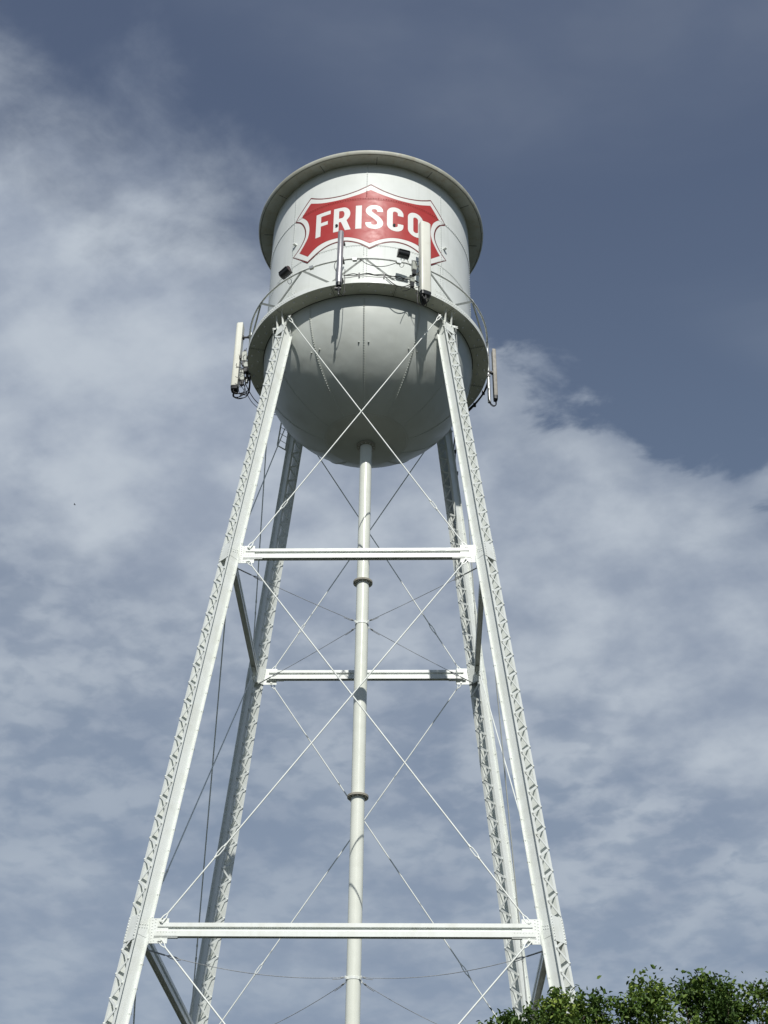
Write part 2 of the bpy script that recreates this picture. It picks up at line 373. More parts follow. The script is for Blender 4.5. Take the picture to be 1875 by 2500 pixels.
# handrail: top rail with V braces
RH = 1.06
mb = MB(); ring = [ang(2*math.pi*k/96)*RO+Vector((0, 0, RH)) for k in range(97)]
mb.tube(ring, 0.034, 8, False)
rail = mb.build('handrail', m_rail, tower, DECK, smooth=60)
proto = None
for k in range(12):
    t0 = k*math.pi/6
    top = ang(0)*RO+Vector((0, 0, RH+0.02))
    if proto is None:
        mb = MB(); mb.box(top, 0.05, 0.012, 0.05)
        plate = mb.build('rail_bracket', m_steel, rail)
        pr_ = []
        for sgn in (-1, 1):
            bt = ang(sgn*math.pi/12*0.94)*(RO-0.005)+Vector((0, 0, 0.17)); n_ = ang(sgn*math.pi/24)
            mb = MB(); mb.bar(top+Vector((0.02*sgn, 0, -0.02)), bt, 0.070, 0.010, n_)
            mb.bar(top+Vector((0.02*sgn, 0, -0.02))-n_*0.02+Vector((0, 0, 0.02)), bt-n_*0.02+Vector((0, 0, 0.02)), 0.010, 0.055, n_)
            pr_.append(mb.build('rail_brace', m_brace, rail))
        proto = (plate, pr_)
    else:
        for o in [proto[0]]+proto[1]:
            c = o.copy(); COL.objects.link(c); c.parent = rail; c.rotation_euler = (0, 0, t0)

# ------------------------------------------------------------------ legs (built once in their own frame, copied to four corners)
DW, BW, FL_, LAM = 0.355, 0.265, 0.082, math.atan(K*math.sqrt(2))
cl = math.cos(LAM)
def sdist(z): return z/cl                      # world height relative to deck -> length along the leg
LTOP, LBOT = sdist(-0.50), sdist(-Z0+0.35)
mb = MB()
for sx in (-1, 1):
    xw = sx*BW/2
    # web: slanted at the top
    y0, y1 = -DW/2, DW/2
    poly = [(y0, LBOT), (y1, LBOT), (y1, LTOP), (y0, LTOP-0.34)]
    mb.prism(poly, (xw-0.005, 0, 0), (xw+0.005, 0, 0), (0, 1, 0), (0, 0, 1))
    for sy in (-1, 1):
        xa, xb = sorted((xw+sx*0.0055, xw+sx*FL_)); tp = LTOP if sy > 0 else LTOP-0.34
        mb.box(((xa+xb)/2, sy*(DW/2-0.006), (LBOT+tp)/2), (xb-xa)/2, 0.006, (tp-LBOT)/2)
legm = mb
def leg_matrix(i):
    sx, sy = [(-1, -1), (1, -1), (1, 1), (-1, 1)][i]
    rh = Vector((sx, sy, 0)).normalized()
    up = Vector((-sx*K, -sy*K, 1)).normalized()
    yv = (rh-up*rh.dot(up)).normalized(); xv = yv.cross(up).normalized()
    m = Matrix((( xv.x, yv.x, up.x, sx*A0), (xv.y, yv.y, up.y, sy*A0), (xv.z, yv.z, up.z, Z0), (0, 0, 0, 1)))
    return m
leg0 = legm.build('leg', m_steel, tower, M4=leg_matrix(0))
P2 = 0.5455/2/cl
for sy in (1, -1):
    mb = MB(); yy = sy*(DW/2+0.006); xe = BW/2+0.045; z = sdist(-0.95); sgn = 1; i = 0
    joints = [sdist(Z1-0.03), sdist(Z2-0.03)]
    panel = 0
    while z-P2 > LBOT+0.1:
        za, zb = z, z-P2
        if panel < 2 and (za+zb)/2 < joints[panel]: mb.build('lacing', m_steel, leg0); mb = MB(); panel += 1
        if not any(abs((za+zb)/2-j) < 0.27 for j in joints):
            yo = yy+sy*(0.0102 if sgn > 0 else 0)
            mb.bar((sgn*xe, yo, za), (-sgn*xe, yo, zb), 0.058, 0.010, (0, 1, 0))
            mb.dome((sgn*xe, yy+sy*0.012, za), (0, sy, 0), 0.026, 0.026, 6)
            if z < sdist(-1.2): mb.dome((-sgn*xe, sy*(DW/2-0.012), zb), (0, -sy, 0), 0.022, 0.024, 6)
        z = zb; sgn = -sgn
    mb.build('lacing', m_steel, leg0)
for zc, hh in ((Z1-0.03, 0.27), (Z2-0.03, 0.30), (-0.72, 0.20)):   # batten plates at the joints and the top
    for sy in (1, -1):
        if zc > -1 and sy < 0: continue
        mb = MB(); s_ = sdist(zc); yy = sy*(DW/2+0.007)
        mb.box((0, yy, s_), BW/2+FL_+0.002, 0.007, hh)
        for i in range(9):
            zz_ = s_-hh+0.035+i*(2*hh-0.07)/8
            for sx in (-1, 1): mb.dome((sx*(BW/2+0.045), yy+sy*0.007, zz_), (0, sy, 0), 0.018, 0.02, 5)
        mb.build('batten_plate', m_steel, leg0)
for zc in (Z1, Z2):
    for sx in (-1, 1):
        mb = MB(); s_ = sdist(zc)
        mb.box((sx*(BW/2+0.0085), 0, s_), 0.003, DW/2-0.03, 0.16)
        for i in range(4):
            for j in (0, 1): mb.dome((sx*(BW/2+0.0115), -0.10+i*0.065, s_+0.06+j*0.07-i*0.02), (sx, 0, 0), 0.017, 0.018, 5)
        mb.build('splice_plate', m_steel, leg0)
yo = DW/2+0.02
for sx in (-0.10, 0.17):
    mb = MB(); b0 = Vector((sx, yo-0.02, LTOP-0.10)); t0 = Vector((sx+0.02, yo+0.16, sdist(-0.03)+0.03))
    mb.add([b0+Vector((-0.006, -0.05, 0)), b0+Vector((-0.006, 0.05, 0)), t0+Vector((-0.006, 0.012, 0)), t0+Vector((-0.006, -0.012, 0)),
            b0+Vector((0.006, -0.05, 0)), b0+Vector((0.006, 0.05, 0)), t0+Vector((0.006, 0.012, 0)), t0+Vector((0.006, -0.012, 0))],
           [(0, 1, 2, 3), (7, 6, 5, 4), (0, 4, 5, 1), (1, 5, 6, 2), (2, 6, 7, 3), (3, 7, 4, 0)])
    mb.build('fin', m_steel, leg0)
mb = MB()
mb.box((0, 0.0, LTOP+0.04), 0.125, 0.15, 0.012)
for sx in (-1, 1):
    mb.prism([(-0.16, -0.42), (0.10, -0.12), (0.12, 0.35), (-0.10, 0.42)], (sx*0.115-0.006, 0, LTOP+0.1), (sx*0.115+0.006, 0, LTOP+0.1), (0, 1, 0), (0, 0, 1))
    mb.box((sx*0.19, -0.10, LTOP+0.42), 0.085, 0.06, 0.008)
    mb.box((sx*0.20, -0.06, LTOP+0.27), 0.07, 0.05, 0.07)
    mb.tube([(sx*0.29, -0.12, LTOP+0.38), (sx*0.12, -0.12, LTOP+0.38)], 0.035, 10)
    mb.box((sx*(BW/2+FL_+0.03), DW/2-0.02, LTOP-0.30), 0.03, 0.025, 0.02)
mb.box((-0.02, -0.02, LTOP-0.12), 0.11, 0.006, 0.28)
mb.build('top_bracket', m_steel, leg0)
for sx in (-1, 1):
    mb = MB(); nn = Vector((sx*0.707, 0.707, 0)); pz = sdist(-0.44)
    e0, e1 = Vector((sx*0.16, 0.10, pz+0.02)), Vector((sx*0.375, 0.185, pz)); mb.bar(e0, e1+(e1-e0).normalized()*0.05, 0.15, 0.014, nn)
    mb.bar(e0+Vector((0, 0.02, 0.05)), Vector((sx*0.10, 0.02, LTOP+0.30)), 0.12, 0.014, nn)
    mb.tube([e1-nn*0.05, e1+nn*0.05], 0.03, 8)
    mb.build('rod_ear', m_steel, leg0)
mb = MB()
mb.box((0, 0, LBOT-0.03), 0.38, 0.38, 0.03)
mb.build('base_plate', m_steel, leg0)
for i in (1, 2, 3): copy_part(leg0, tower, M4=leg_matrix(i))
mb = MB(); zb = 0.0
aa = a_(-Z0)
mb.lathe([(0.001, 0.36), (0.75, 0.36), (0.8, 0.32), (1.0, -0.1)], 8, c=(0, 0))
ft = mb.build('footing', m_conc, tower, (-aa, -aa, 0))
for sx, sy in ((1, -1), (1, 1), (-1, 1)):
    c = ft.copy(); COL.objects.link(c); c.location = (sx*aa, sy*aa, 0)

# ------------------------------------------------------------------ struts, gussets, tie rods: front face, copied round four faces
faces = [0, math.pi/2, math.pi, -math.pi/2]
SEC = [(-0.02, 0.150), (-0.02, 0.060), (0.035, 0.055), (0.035, -0.030), (-0.02, -0.035), (-0.02, -0.155), (0.0, -0.155), (0.0, -0.11),
       (0.11, -0.11), (0.11, -0.155), (0.13, -0.155), (0.13, -0.035), (0.075, -0.030), (0.075, 0.055), (0.13, 0.060), (0.13, 0.150)]
def pinx(z): return a_(z)-0.50
for zc in (Z1, Z2):
    A = a_(zc); yf = -(A+0.025)
    mb = MB()
    mb.prism([(p[0], p[1]) for p in SEC], (-(A-0.42), yf-0.012, zc), (A-0.42, yf-0.012, zc), (0, 1, 0), (0, 0, 1))
    for sx in (-1, 1):                         # splice plates with rivets at the ends
        mb.box((sx*(A-0.62), yf-0.034, zc-0.095), 0.26, 0.003, 0.056); mb.box((sx*(A-0.62), yf+0.03, zc-0.170), 0.27, 0.05, 0.010)
        for i in range(7): mb.dome((sx*(A-0.44-i*0.065), yf-0.038, zc-0.06), (0, -1, 0), 0.013, 0.012, 5)
    n = 22
    for i in range(n): mb.dome((-(A-0.9)+2*(A-0.9)*i/(n-1), yf+0.022, zc+0.03), (0, -1, 0), 0.012, 0.01, 5)
    st = mb.build('strut', m_steel, tower, DECK)
    for sx in (-1, 1):
        mb = MB()
        z0, z1 = zc-0.31, zc+0.255
        mb.box((sx*(A-0.455), yf+0.0, (z0+z1)/2), 0.21, 0.007, (z1-z0)/2)
        # bent part lapping the inside of the leg
        mb.bar((sx*(A-0.245), yf+0.004, (z0+z1)/2), (sx*(A-0.13), yf+0.125, (z0+z1)/2), z1-z0, 0.010, Vector((sx*0.7, 0.7, 0)).cross(Vector((0, 0, 1))))
        for i in range(8):
            zq = z0+0.04+i*(z1-z0-0.08)/7
            for dx in (0.30, 0.365): mb.dome((sx*(A-dx), yf-0.007, zq+(0.02 if dx > 0.33 else 0)), (0, -1, 0), 0.015, 0.015, 5)
        for zp in (zc+0.175, zc-0.245): mb.tube([(sx*pinx(zc), yf-0.05, zp), (sx*pinx(zc), yf+0.03, zp)], 0.035, 10)
        mb.build('gusset_plate', m_steel, st)
    for f in faces[1:]: copy_part(st, tower, rotz=f)

def rod(p, q, frac, name='tie_rod'):
    p, q = Vector(p), Vector(q); d = (q-p).normalized(); L_ = (q-p).length; y = Vector((0, 1, 0)); side = d.cross(y).normalized()
    mb = MB(); rr = 0.019
    mb.tube([p+d*0.20, p+d*(L_*frac-0.18)], rr, 8); mb.tube([p+d*(L_*frac+0.18), q-d*0.20], rr, 8)
    o = mb.build(name, m_steel, tower, DECK, smooth=50)
    for e, dd in ((p, d), (q, -d)):            # forked clevis round the pin
        mb = MB()
        for s_ in (-1, 1):
            mb.bar(e+side*0.042*s_-dd*0.03, e+dd*0.13+side*0.038*s_, 0.022, 0.022, y); mb.bar(e+dd*0.13+side*0.038*s_, e+dd*0.24, 0.022, 0.022, y)
        mb.tube([e-y*0.03, e+y*0.02], 0.028, 8)
        mb.build('clevis', m_steel, o, smooth=50)
    mb = MB(); c = p+d*(L_*frac)
    for s_ in (-1, 1):
        mb.tube([c-d*0.17+side*0.012*s_, c-d*0.09+side*0.032*s_, c+d*0.09+side*0.032*s_, c+d*0.17+side*0.012*s_], 0.015, 6)
    mb.tube([c-d*0.22, c-d*0.14], 0.028, 8); mb.tube([c+d*0.14, c+d*0.22], 0.028, 8)
    mb.build('turnbuckle', m_steel, o, smooth=50)
    return o
levels = [(-0.10, Z1), (Z1, Z2), (Z2, -Z0+0.6)]
for li, (zt, zb) in enumerate(levels):
    for sx in (-1, 1):
        if li == 0: top = Vector((-sx*2.39, -2.92, -0.44))
        else: top = Vector((-sx*pinx(zt), -(a_(zt)+0.06), zt-0.245))
        if li == 2: bot = Vector((sx*(a_(zb)-0.35), -(a_(zb)+0.06), zb))
        else: bot = Vector((sx*pinx(zb), -(a_(zb)+0.06), zb+0.175))
        off = Vector((0, 0.02*sx, 0))
        o = rod(bot+off, top+off, 0.165 if li != 2 else 0.12)
        for f in faces[1:]: copy_part(o, tower, rotz=f)

# ------------------------------------------------------------------ riser pipe
RR = 0.189
mb = MB(); mb.lathe([(RR, -Z0+0.2), (RR, -BD-0.02)], 40)
riser = mb.build('riser_pipe', mat('riser_paint', (0.76, 0.78, 0.70), 0.22, grime=(0.70, 0.72, 0.64), gscale=3, streak=(0.68, 0.70, 0.61)), tower, DECK, smooth=40)
def flange(z, r, name='pipe_flange'):
    mb = MB()
    mb.lathe([(RR, z-0.028), (r, z-0.028), (r, z-0.004), (r-0.012, z), (r, z+0.004), (r, z+0.028), (RR, z+0.028)], 40, mi=0)
    for k in range(12):
        a = ang(2*math.pi*k/12)*(r-0.045); mb.tube([a+Vector((0, 0, z-0.05)), a+Vector((0, 0, z+0.05))], 0.014, 6, mi=1)
    return mb.build(name, [m_rust, m_steel], riser, smooth=40)
flange(-8.55, 0.292); flange(-15.44, 0.292); flange(-BD-0.05, 0.30)
for k_, zc in enumerate((-10.0, -20.35)):
    mb = MB(); mb.lathe([(RR+0.001, zc-0.035), (RR+0.012, zc-0.035), (RR+0.012, zc+0.035), (RR+0.001, zc+0.035)], 32)
    for q in range(4):
        a = ang(math.pi/4+q*math.pi/2); mb.box(a*(RR+0.06)+Vector((0, 0, zc)), 0.006, 0.05, 0.035, (Vector((a.y, -a.x, 0)), a, Vector((0, 0, 1))))
    mb.build('riser_collar', m_steel, riser, smooth=40)
    zl = (Z1-0.34, Z2-0.38)[k_]; A = a_(zl)-0.17; sag = (0.05, 0.22)[k_]
    pts = []
    for i in range(17):
        s_ = i/16; p = Vector((-A*0.995*(1-s_)-0.17*s_, -A*0.995*(1-s_)-0.17*s_, zl+(zc-zl)*s_-sag*4*s_*(1-s_)*(1 if k_ else 0.6))); pts.append(p)
    mb = MB(); mb.tube(pts, 0.0085, 6)
    d = (pts[1]-pts[0]).normalized()
    mb.tube([pts[0]-d*0.02, pts[0]+d*0.55], 0.018, 6)
    bc = pts[-1]; d2 = (pts[-2]-bc).normalized()
    mb.tube([bc+d2*0.12, bc+d2*0.2], 0.026, 6); mb.tube([bc+d2*0.2+Vector((0, 0, -0.03)), bc+d2*0.48+Vector((0, 0, -0.035))], 0.010, 5)
    br = mb.build('riser_brace', m_cable, tower, DECK, smooth=60)
    mb = MB(); c = pts[0]+d*0.80; sd_ = d.cross(Vector((0, 0, 1))).normalized()
    for s_ in (-1, 1): mb.tube([c-d*0.2, c-d*0.1+Vector((0, 0, 0.030*s_)), c+d*0.1+Vector((0, 0, 0.030*s_)), c+d*0.2], 0.009, 6)
    mb.build('turnbuckle', m_cable, br, smooth=50)
    for f in faces[1:]: copy_part(br, tower, rotz=f)

# ladder beside the back left leg, up to the walkway
mb = MB()
rb = Vector((-1, 1, 0)).normalized(); tb_ = Vector((-1, -1, 0)).normalized()
def lp(s, z, o): a = a_(z); return Vector((-a, a, z))+rb*(0.20)+tb_*o
for o_ in (0.22, 0.58):
    mb.bar(lp(0, 0.0, o_), lp(0, -1.45, o_), 0.055, 0.012, rb)
for i in range(6):
    z = -0.2-i*0.25; mb.tube([lp(0, z, 0.22), lp(0, z, 0.58)], 0.011, 6)
mb.bar(lp(0, -1.45, 0.10), lp(0, -1.45, 0.60), 0.05, 0.012, rb)
mb.build('ladder', m_steel, tower, DECK)

# ------------------------------------------------------------------ painted emblem on the shell
EU = 0.13
def srad(z): return R if z < 4.34 else R+0.014
def painted(name, loops, off, material, parent, loc=None):
    bm = bmesh.new()
    for lp_ in loops:
        vs = [bm.verts.new((x, y, 0)) for x, y in lp_]
        for i in range(len(vs)): bm.edges.new((vs[i], vs[(i+1) % len(vs)]))
    bmesh.ops.triangle_fill(bm, edges=bm.edges[:], use_beauty=True, normal=(0, 0, 1))
    xs = [v.co.x for v in bm.verts]; lo, hi = min(xs), max(xs)
    x = math.floor(lo/0.08)*0.08
    while x < hi:
        bmesh.ops.bisect_plane(bm, geom=bm.verts[:]+bm.edges[:]+bm.faces[:], plane_co=(x, 0, 0), plane_no=(1, 0, 0)); x += 0.08
    for z in (4.337, 4.341):
        bmesh.ops.bisect_plane(bm, geom=bm.verts[:]+bm.edges[:]+bm.faces[:], plane_co=(0, z, 0), plane_no=(0, 1, 0))
    for v in bm.verts:
        u, z = v.co.x, v.co.y; rr = srad(z)+off; a = u/R; v.co = (rr*math.sin(a), -rr*math.cos(a), z)
    bmesh.ops.triangulate(bm, faces=bm.faces[:])
    bm.normal_update()
    for f in bm.faces:
        f.smooth = True
        if f.normal.dot(Vector((f.calc_center_median().x, f.calc_center_median().y, 0))) < 0: f.normal_flip()
    me = bpy.data.meshes.new(name); bm.to_mesh(me); bm.free(); me.materials.append(material)
    me.normals_split_custom_set_from_vertices([Vector((v.co.x, v.co.y, 0)).normalized() for v in me.vertices])
    o = bpy.data.objects.new(name, me); COL.objects.link(o); o.parent = parent
    if loc: o.location = loc
    return o
def inset(poly, d):                            # polyline offset inwards with mitres (poly counter-clockwise or clockwise)
    n = len(poly); area = sum(poly[i][0]*poly[(i+1) % n][1]-poly[(i+1) % n][0]*poly[i][1] for i in range(n))
    sg = 1 if area > 0 else -1; out = []
    for i in range(n):
        p0, p1, p2 = [Vector(poly[j % n]) for j in (i-1, i, i+1)]
        d1 = (p1-p0).normalized(); d2 = (p2-p1).normalized()
        n1 = Vector((-d1.y, d1.x))*sg; n2 = Vector((-d2.y, d2.x))*sg
        m_ = (n1+n2); c = m_.dot(n1); out.append(tuple(p1+m_*(d/max(c, 0.25))))
    return out
def crom(pts, seg=5):
    out = []
    for i in range(len(pts)-1):
        p0 = pts[max(i-1, 0)]; p1, p2 = pts[i], pts[i+1]; p3 = pts[min(i+2, len(pts)-1)]
        for j in range(seg):
            t_ = j/seg
            out.append(tuple(0.5*((2*p1[k])+(-p0[k]+p2[k])*t_+(2*p0[k]-5*p1[k]+4*p2[k]-p3[k])*t_**2+(-p0[k]+3*p1[k]-3*p2[k]+p3[k])*t_**3) for k in (0, 1)))
    out.append(pts[-1]); return out
def shield(segs):                              # left half as smooth segments (relative to the middle), mirrored
    left = []
    for sg in segs: left += crom(sg)[:-1] if len(sg) > 2 else [sg[0]]
    left.append(segs[-1][-1])
    L_ = [(EU+x, z) for x, z in left]; R_ = [(EU-x, z) for x, z in reversed(left[1:-1])]
    return L_+R_
OUT = shield([[(0, 5.092), (-0.25, 4.925), (-0.51, 4.785), (-0.89, 4.677), (-1.28, 4.682), (-1.65, 4.78), (-1.93, 4.925), (-2.163, 5.083)],
              [(-2.163, 5.083), (-2.857, 4.35)], 
              [(-2.857, 4.335), (-2.60, 4.12), (-2.43, 3.84), (-2.352, 3.56), (-2.350, 3.327), (-2.42, 3.125), (-2.55, 2.93), (-2.70, 2.79), (-2.873, 2.678)],
              [(-2.873, 2.678), (-2.165, 1.985)],
              [(-2.165, 1.985), (-1.97, 2.10), (-1.75, 2.235), (-1.51, 2.36), (-1.28, 2.43), (-1.06, 2.452), (-0.81, 2.438), (-0.56, 2.365), (-0.31, 2.25), (-0.12, 2.115), (0, 2.035)]])
INN = shield([[(0, 4.805), (-0.25, 4.665), (-0.50, 4.56), (-0.92, 4.465), (-1.36, 4.477), (-1.74, 4.575), (-2.145, 4.785)],
              [(-2.145, 4.785), (-2.520, 4.335)],
              [(-2.520, 4.335), (-2.385, 4.19), (-2.25, 3.976), (-2.17, 3.688), (-2.160, 3.423), (-2.21, 3.17), (-2.325, 2.955), (-2.44, 2.79), (-2.545, 2.662)],
              [(-2.545, 2.662), (-2.160, 2.278)],
              [(-2.160, 2.278), (-1.91, 2.475), (-1.69, 2.59), (-1.435, 2.65), (-1.12, 2.665), (-0.82, 2.642), (-0.57, 2.573), (-0.32, 2.466), (-0.13, 2.355), (0, 2.285)]])
emb = painted('emblem', [OUT], 0.004, m_dred, tower, DECK)
painted('shield_border', [inset(OUT, 0.052)], 0.007, m_wpaint, emb)
painted('shield_field', [INN], 0.010, m_red, emb)
def stroke(path, w, taper=None):
    n = len(path); A_, B_ = [], []
    for i in range(n):
        d = (Vector(path[min(i+1, n-1)])-Vector(path[max(i-1, 0)])).normalized(); nn = Vector((-d.y, d.x)); p = Vector(path[i])
        A_.append(tuple(p+nn*w)); B_.append(tuple(p-nn*w))
    return A_+B_[::-1]
def arc(cx, cy, r, a0, a1, n=12, ry=None): return [(cx+r*math.cos(rad(a0+(a1-a0)*i/n)), cy+(ry or r)*math.sin(rad(a0+(a1-a0)*i/n))) for i in range(n+1)]
b0, b1 = 2.972, 4.068
F = [[(-1.755, b0), (-1.568, b0), (-1.568, 3.442), (-1.312, 3.442), (-1.312, 3.600), (-1.568, 3.600), (-1.568, 3.900), (-1.222, 3.900), (-1.222, b1), (-1.755, b1)]]
Rl = [[(-1.103, b0), (-0.917, b0), (-0.917, 3.395), (-0.845, 3.395), (-0.700, b0), (-0.505, b0), (-0.655, 3.435)]+arc(-0.79, 3.735, 0.257, -50, 90, 12, 0.333)+[(-1.103, b1)],
      [(-0.917, 3.565), (-0.86, 3.565)]+arc(-0.83, 3.738, 0.10, -75, 75, 8, 0.175)+[(-0.86, 3.915), (-0.917, 3.915)]]
I_ = [[(-0.352, b0), (-0.150, b0), (-0.150, b1), (-0.352, b1)]]
Sp = crom([(0.455, 3.775), (0.445, 3.88), (0.385, 3.955), (0.270, 3.990), (0.150, 3.955), (0.085, 3.87), (0.088, 3.755), (0.155, 3.66), (0.275, 3.545), (0.395, 3.42), (0.458, 3.30), (0.452, 3.175), (0.385, 3.085), (0.265, 3.052), (0.140, 3.085), (0.078, 3.165), (0.068, 3.265)], 4)
Sl = [stroke(Sp, 0.098)]
Cp = [(1.150, 3.715)]+arc(0.968, 3.805, 0.183, 0, 180, 16)+[(0.785, 3.6), (0.785, 3.4)]+arc(0.968, 3.245, 0.183, 180, 360, 16)+[(1.150, 3.335)]
Cl = [stroke(Cp, 0.098)]
O_ = [arc(1.690, 3.805, 0.283, 0, 180, 18)+arc(1.690, 3.240, 0.283, 180, 360, 18), arc(1.690, 3.790, 0.088, 0, 180, 12)+arc(1.690, 3.240, 0.088, 180, 360, 12)]
mbr.build('painted_rivets', m_red, emb, smooth=60)
for lp_ in (F, Rl, I_, Sl, Cl, O_): painted('letter', lp_, 0.013, m_wpaint, emb)

# ------------------------------------------------------------------ antennas and lights bolted to the railing
def V(t, r, z): return ang(rad(t))*r+Vector((0, 0, z))
def wob(p, q, n, amp, seed, sag=0.0):
    rnd = random.Random(seed); out = []; p, q = Vector(p), Vector(q)
    for i in range(n+1):
        s_ = i/n; j = Vector([rnd.uniform(-amp, amp) for _ in range(3)])*(0 if i in (0, n) else 1)
        out.append(p+(q-p)*s_+j-Vector((0, 0, sag*4*s_*(1-s_))))
    return [Vector((a[0], a[1], a[2])) for a in smooth3(out)]
def smooth3(pts, seg=4):
    out = []
    for i in range(len(pts)-1):
        p0, p1, p2, p3 = pts[max(i-1, 0)], pts[i], pts[i+1], pts[min(i+2, len(pts)-1)]
        for j in range(seg):
            t_ = j/seg; out.append(0.5*(p1*2+(p2-p0)*t_+(p0*2-p1*5+p2*4-p3)*t_**2+(-p0+p1*3-p2*3+p3)*t_**3))
    out.append(pts[-1]); return out
def bracket_set(mb, t, r0, r1, zs):
    for z in zs:
        a = ang(rad(t)); x = Vector((a.y, -a.x, 0))
        mb.box(a*((r0+r1)/2)+Vector((0, 0, z)), 0.035, (r1-r0)/2, 0.025, (x, a, Vector((0, 0, 1))))
        mb.box(a*r0+Vector((0, 0, z)), 0.075, 0.03, 0.045, (x, a, Vector((0, 0, 1))))
        for s_ in (-1, 1): mb.tube([a*(r0-0.05)+x*0.06*s_+Vector((0, 0, z)), a*(r0+0.12)+x*0.06*s_+Vector((0, 0, z))], 0.010, 6)
def antenna(name, label, t, r, z0, z1, prof, material, capm, pipe_r, pz, seed, cables, group='antennas mounted on the walkway railing', tilt=0.0):
    """prof: closed cross-section (tangential, radial)"""
    e = empty(name, label, 'antenna', tuple(V(t, r, z0+Z0)), group)
    base = V(t, r, z0); a = ang(rad(t)); x = Vector((-a.y, a.x, 0))
    off = -Vector((base.x, base.y, z0))
    n = len(prof); mb = MB(); up = Vector((0, 0, 1)); lean = a*tilt
    rings = [(0, 0.96), (0.015, 1.0), (z1-z0-0.03, 1.0), (z1-z0, 0.86)]
    vs = []
    for h, s_ in rings:
        for p in prof: vs.append(x*(p[0]*s_)+a*(p[1]*s_)+up*h+lean*h)
    fs = [(i*n+k, i*n+(k+1) % n, (i+1)*n+(k+1) % n, (i+1)*n+k) for i in range(len(rings)-1) for k in range(n)]
    fs += [tuple(range(n-1, -1, -1)), tuple(3*n+k for k in range(n))]
    mb.add(vs, fs); mb.build('radome', material, e, smooth=35)
    mb = MB(); vs = []
    for h, s_ in ((-0.10, 0.80), (-0.085, 0.93), (0.0, 0.95), (0.004, 1.012), (0.05, 1.012), (0.05, 1.0)):
        for p in prof: vs.append(x*(p[0]*s_)+a*(p[1]*s_)+up*h)
    fs = [(i*n+k, i*n+(k+1) % n, (i+1)*n+(k+1) % n, (i+1)*n+k) for i in range(5) for k in range(n)]+[tuple(range(n-1, -1, -1))]
    mb.add(vs, fs); mb.build('end_cap', capm, e, smooth=35)
    mb = MB(); ri = -(r-RO-pipe_r-0.03); 
    mb.tube([a*ri+up*(pz[0]-z0), a*ri+up*(pz[1]-z0)], pipe_r, 12); mb.build('mast_pipe', m_galv, e, smooth=40)
    for z in (pz[0]+0.18, (pz[0]+pz[1])/2, pz[1]-0.18):
        if z0+0.15 < z < z1-0.1:
            mb = MB()
            mb.box(a*(ri/2)+up*(z-z0), 0.03, abs(ri)/2, 0.022, (x, a, up)); mb.box(a*ri+up*(z-z0), 0.085, 0.075, 0.028, (x, a, up)); mb.box(a*(ri*0.35)+up*(z-z0), 0.07, 0.03, 0.045, (x, a, up))
            for s_ in (-1, 1): mb.tube([a*(ri-0.11)+x*0.06*s_+up*(z-z0), a*(ri+0.11)+x*0.06*s_+up*(z-z0)], 0.010, 6)
            mb.build('clamp', m_blkm, e)
    for z, w_ in ((1.04, 0.06), (0.10, 0.075)):
        mb = MB(); mb.box(a*(ri-0.03)+up*(z-z0), w_, w_+0.01, 0.045, (x, a, up)); mb.build('rail_clamp', m_blkm, e)
    rnd = random.Random(seed)
    for i in range(cables):
        px = (rnd.random()-0.5)*0.7*(max(p[0] for p in prof)*2); py = (rnd.random()-0.5)*0.10
        dep = rnd.uniform(0.22, 0.40); p0 = x*px+a*py-up*0.08
        end = x*(px*0.3+rnd.uniform(-0.13, 0.13))+a*(ri+rnd.uniform(-0.1, 0.06))+up*(rnd.uniform(0.25, 0.9))
        pts = [p0, p0-up*dep*0.55, (p0+end)*0.5-up*(dep+((p0+end)*0.5).z), end-up*(end.z+0.15)*1.0, end]
        mb = MB(); mb.tube(smooth3(pts, 6), rnd.choice((0.011, 0.014, 0.017)), 6); mb.build('cable', m_black, e, smooth=60)
    return e
def dprof(w, d, n=14):                        # flat back, rounded front
    pts = [(-w/2, -d/2), (w/2, -d/2)]
    for i in range(n+1):
        a = math.pi*i/n; pts.append((w/2*math.copysign(abs(math.cos(a))**0.5, math.cos(a)), d*0.1+d*0.4*math.sin(a)**0.7 if math.sin(a) > 0 else d*0.1))
    return pts
def cprof(r_, n=20): return [(r_*math.cos(2*math.pi*k/n), r_*math.sin(2*math.pi*k/n)) for k in range(n)]
an1 = antenna('panel_antenna', 'tall broad cream panel antenna in front of the letter O with black cables looping below', 26.3, 4.36, -0.38, 2.74, dprof(0.36, 0.20), m_cream, m_blkm, 0.045, (-0.05, 2.2), 3, 9)
an2 = antenna('tube_antenna', 'slim grey cylindrical antenna with a short dark tail, in front of the letter R', -10.0, 4.33, -0.30, 2.02, cprof(0.095), m_alu, m_blkm, 0.032, (-0.10, 1.9), 5, 1)
mb = MB(); mb.tube([(0, 0, -0.08), (0.0, 0.01, -0.25), (0, 0.02, -0.38)], [0.045, 0.035, 0.022], 10); mb.tube([(0, 0.02, -0.38), (0, 0.02, -0.43)], 0.035, 10)
mb.box((-0.03, 0.03, -0.16), 0.10, 0.05, 0.02)
mb.build('tail_piece', m_blkm, an2, smooth=40)
an3 = antenna('panel_antenna', 'cream panel antenna with black base and looping cables at the left edge of the walkway', -94.5, 4.52, -0.58, 2.33, dprof(0.30, 0.24), m_cream, m_blkm, 0.05, (-0.35, 1.9), 9, 7)
an4 = antenna('panel_antenna', 'weathered tan slim panel antenna on a galvanised pipe at the right edge of the walkway', 98.5, 4.34, -0.83, 1.30, dprof(0.22, 0.13), m_tan, m_blkm, 0.055, (-1.05, 1.6), 11, 2)
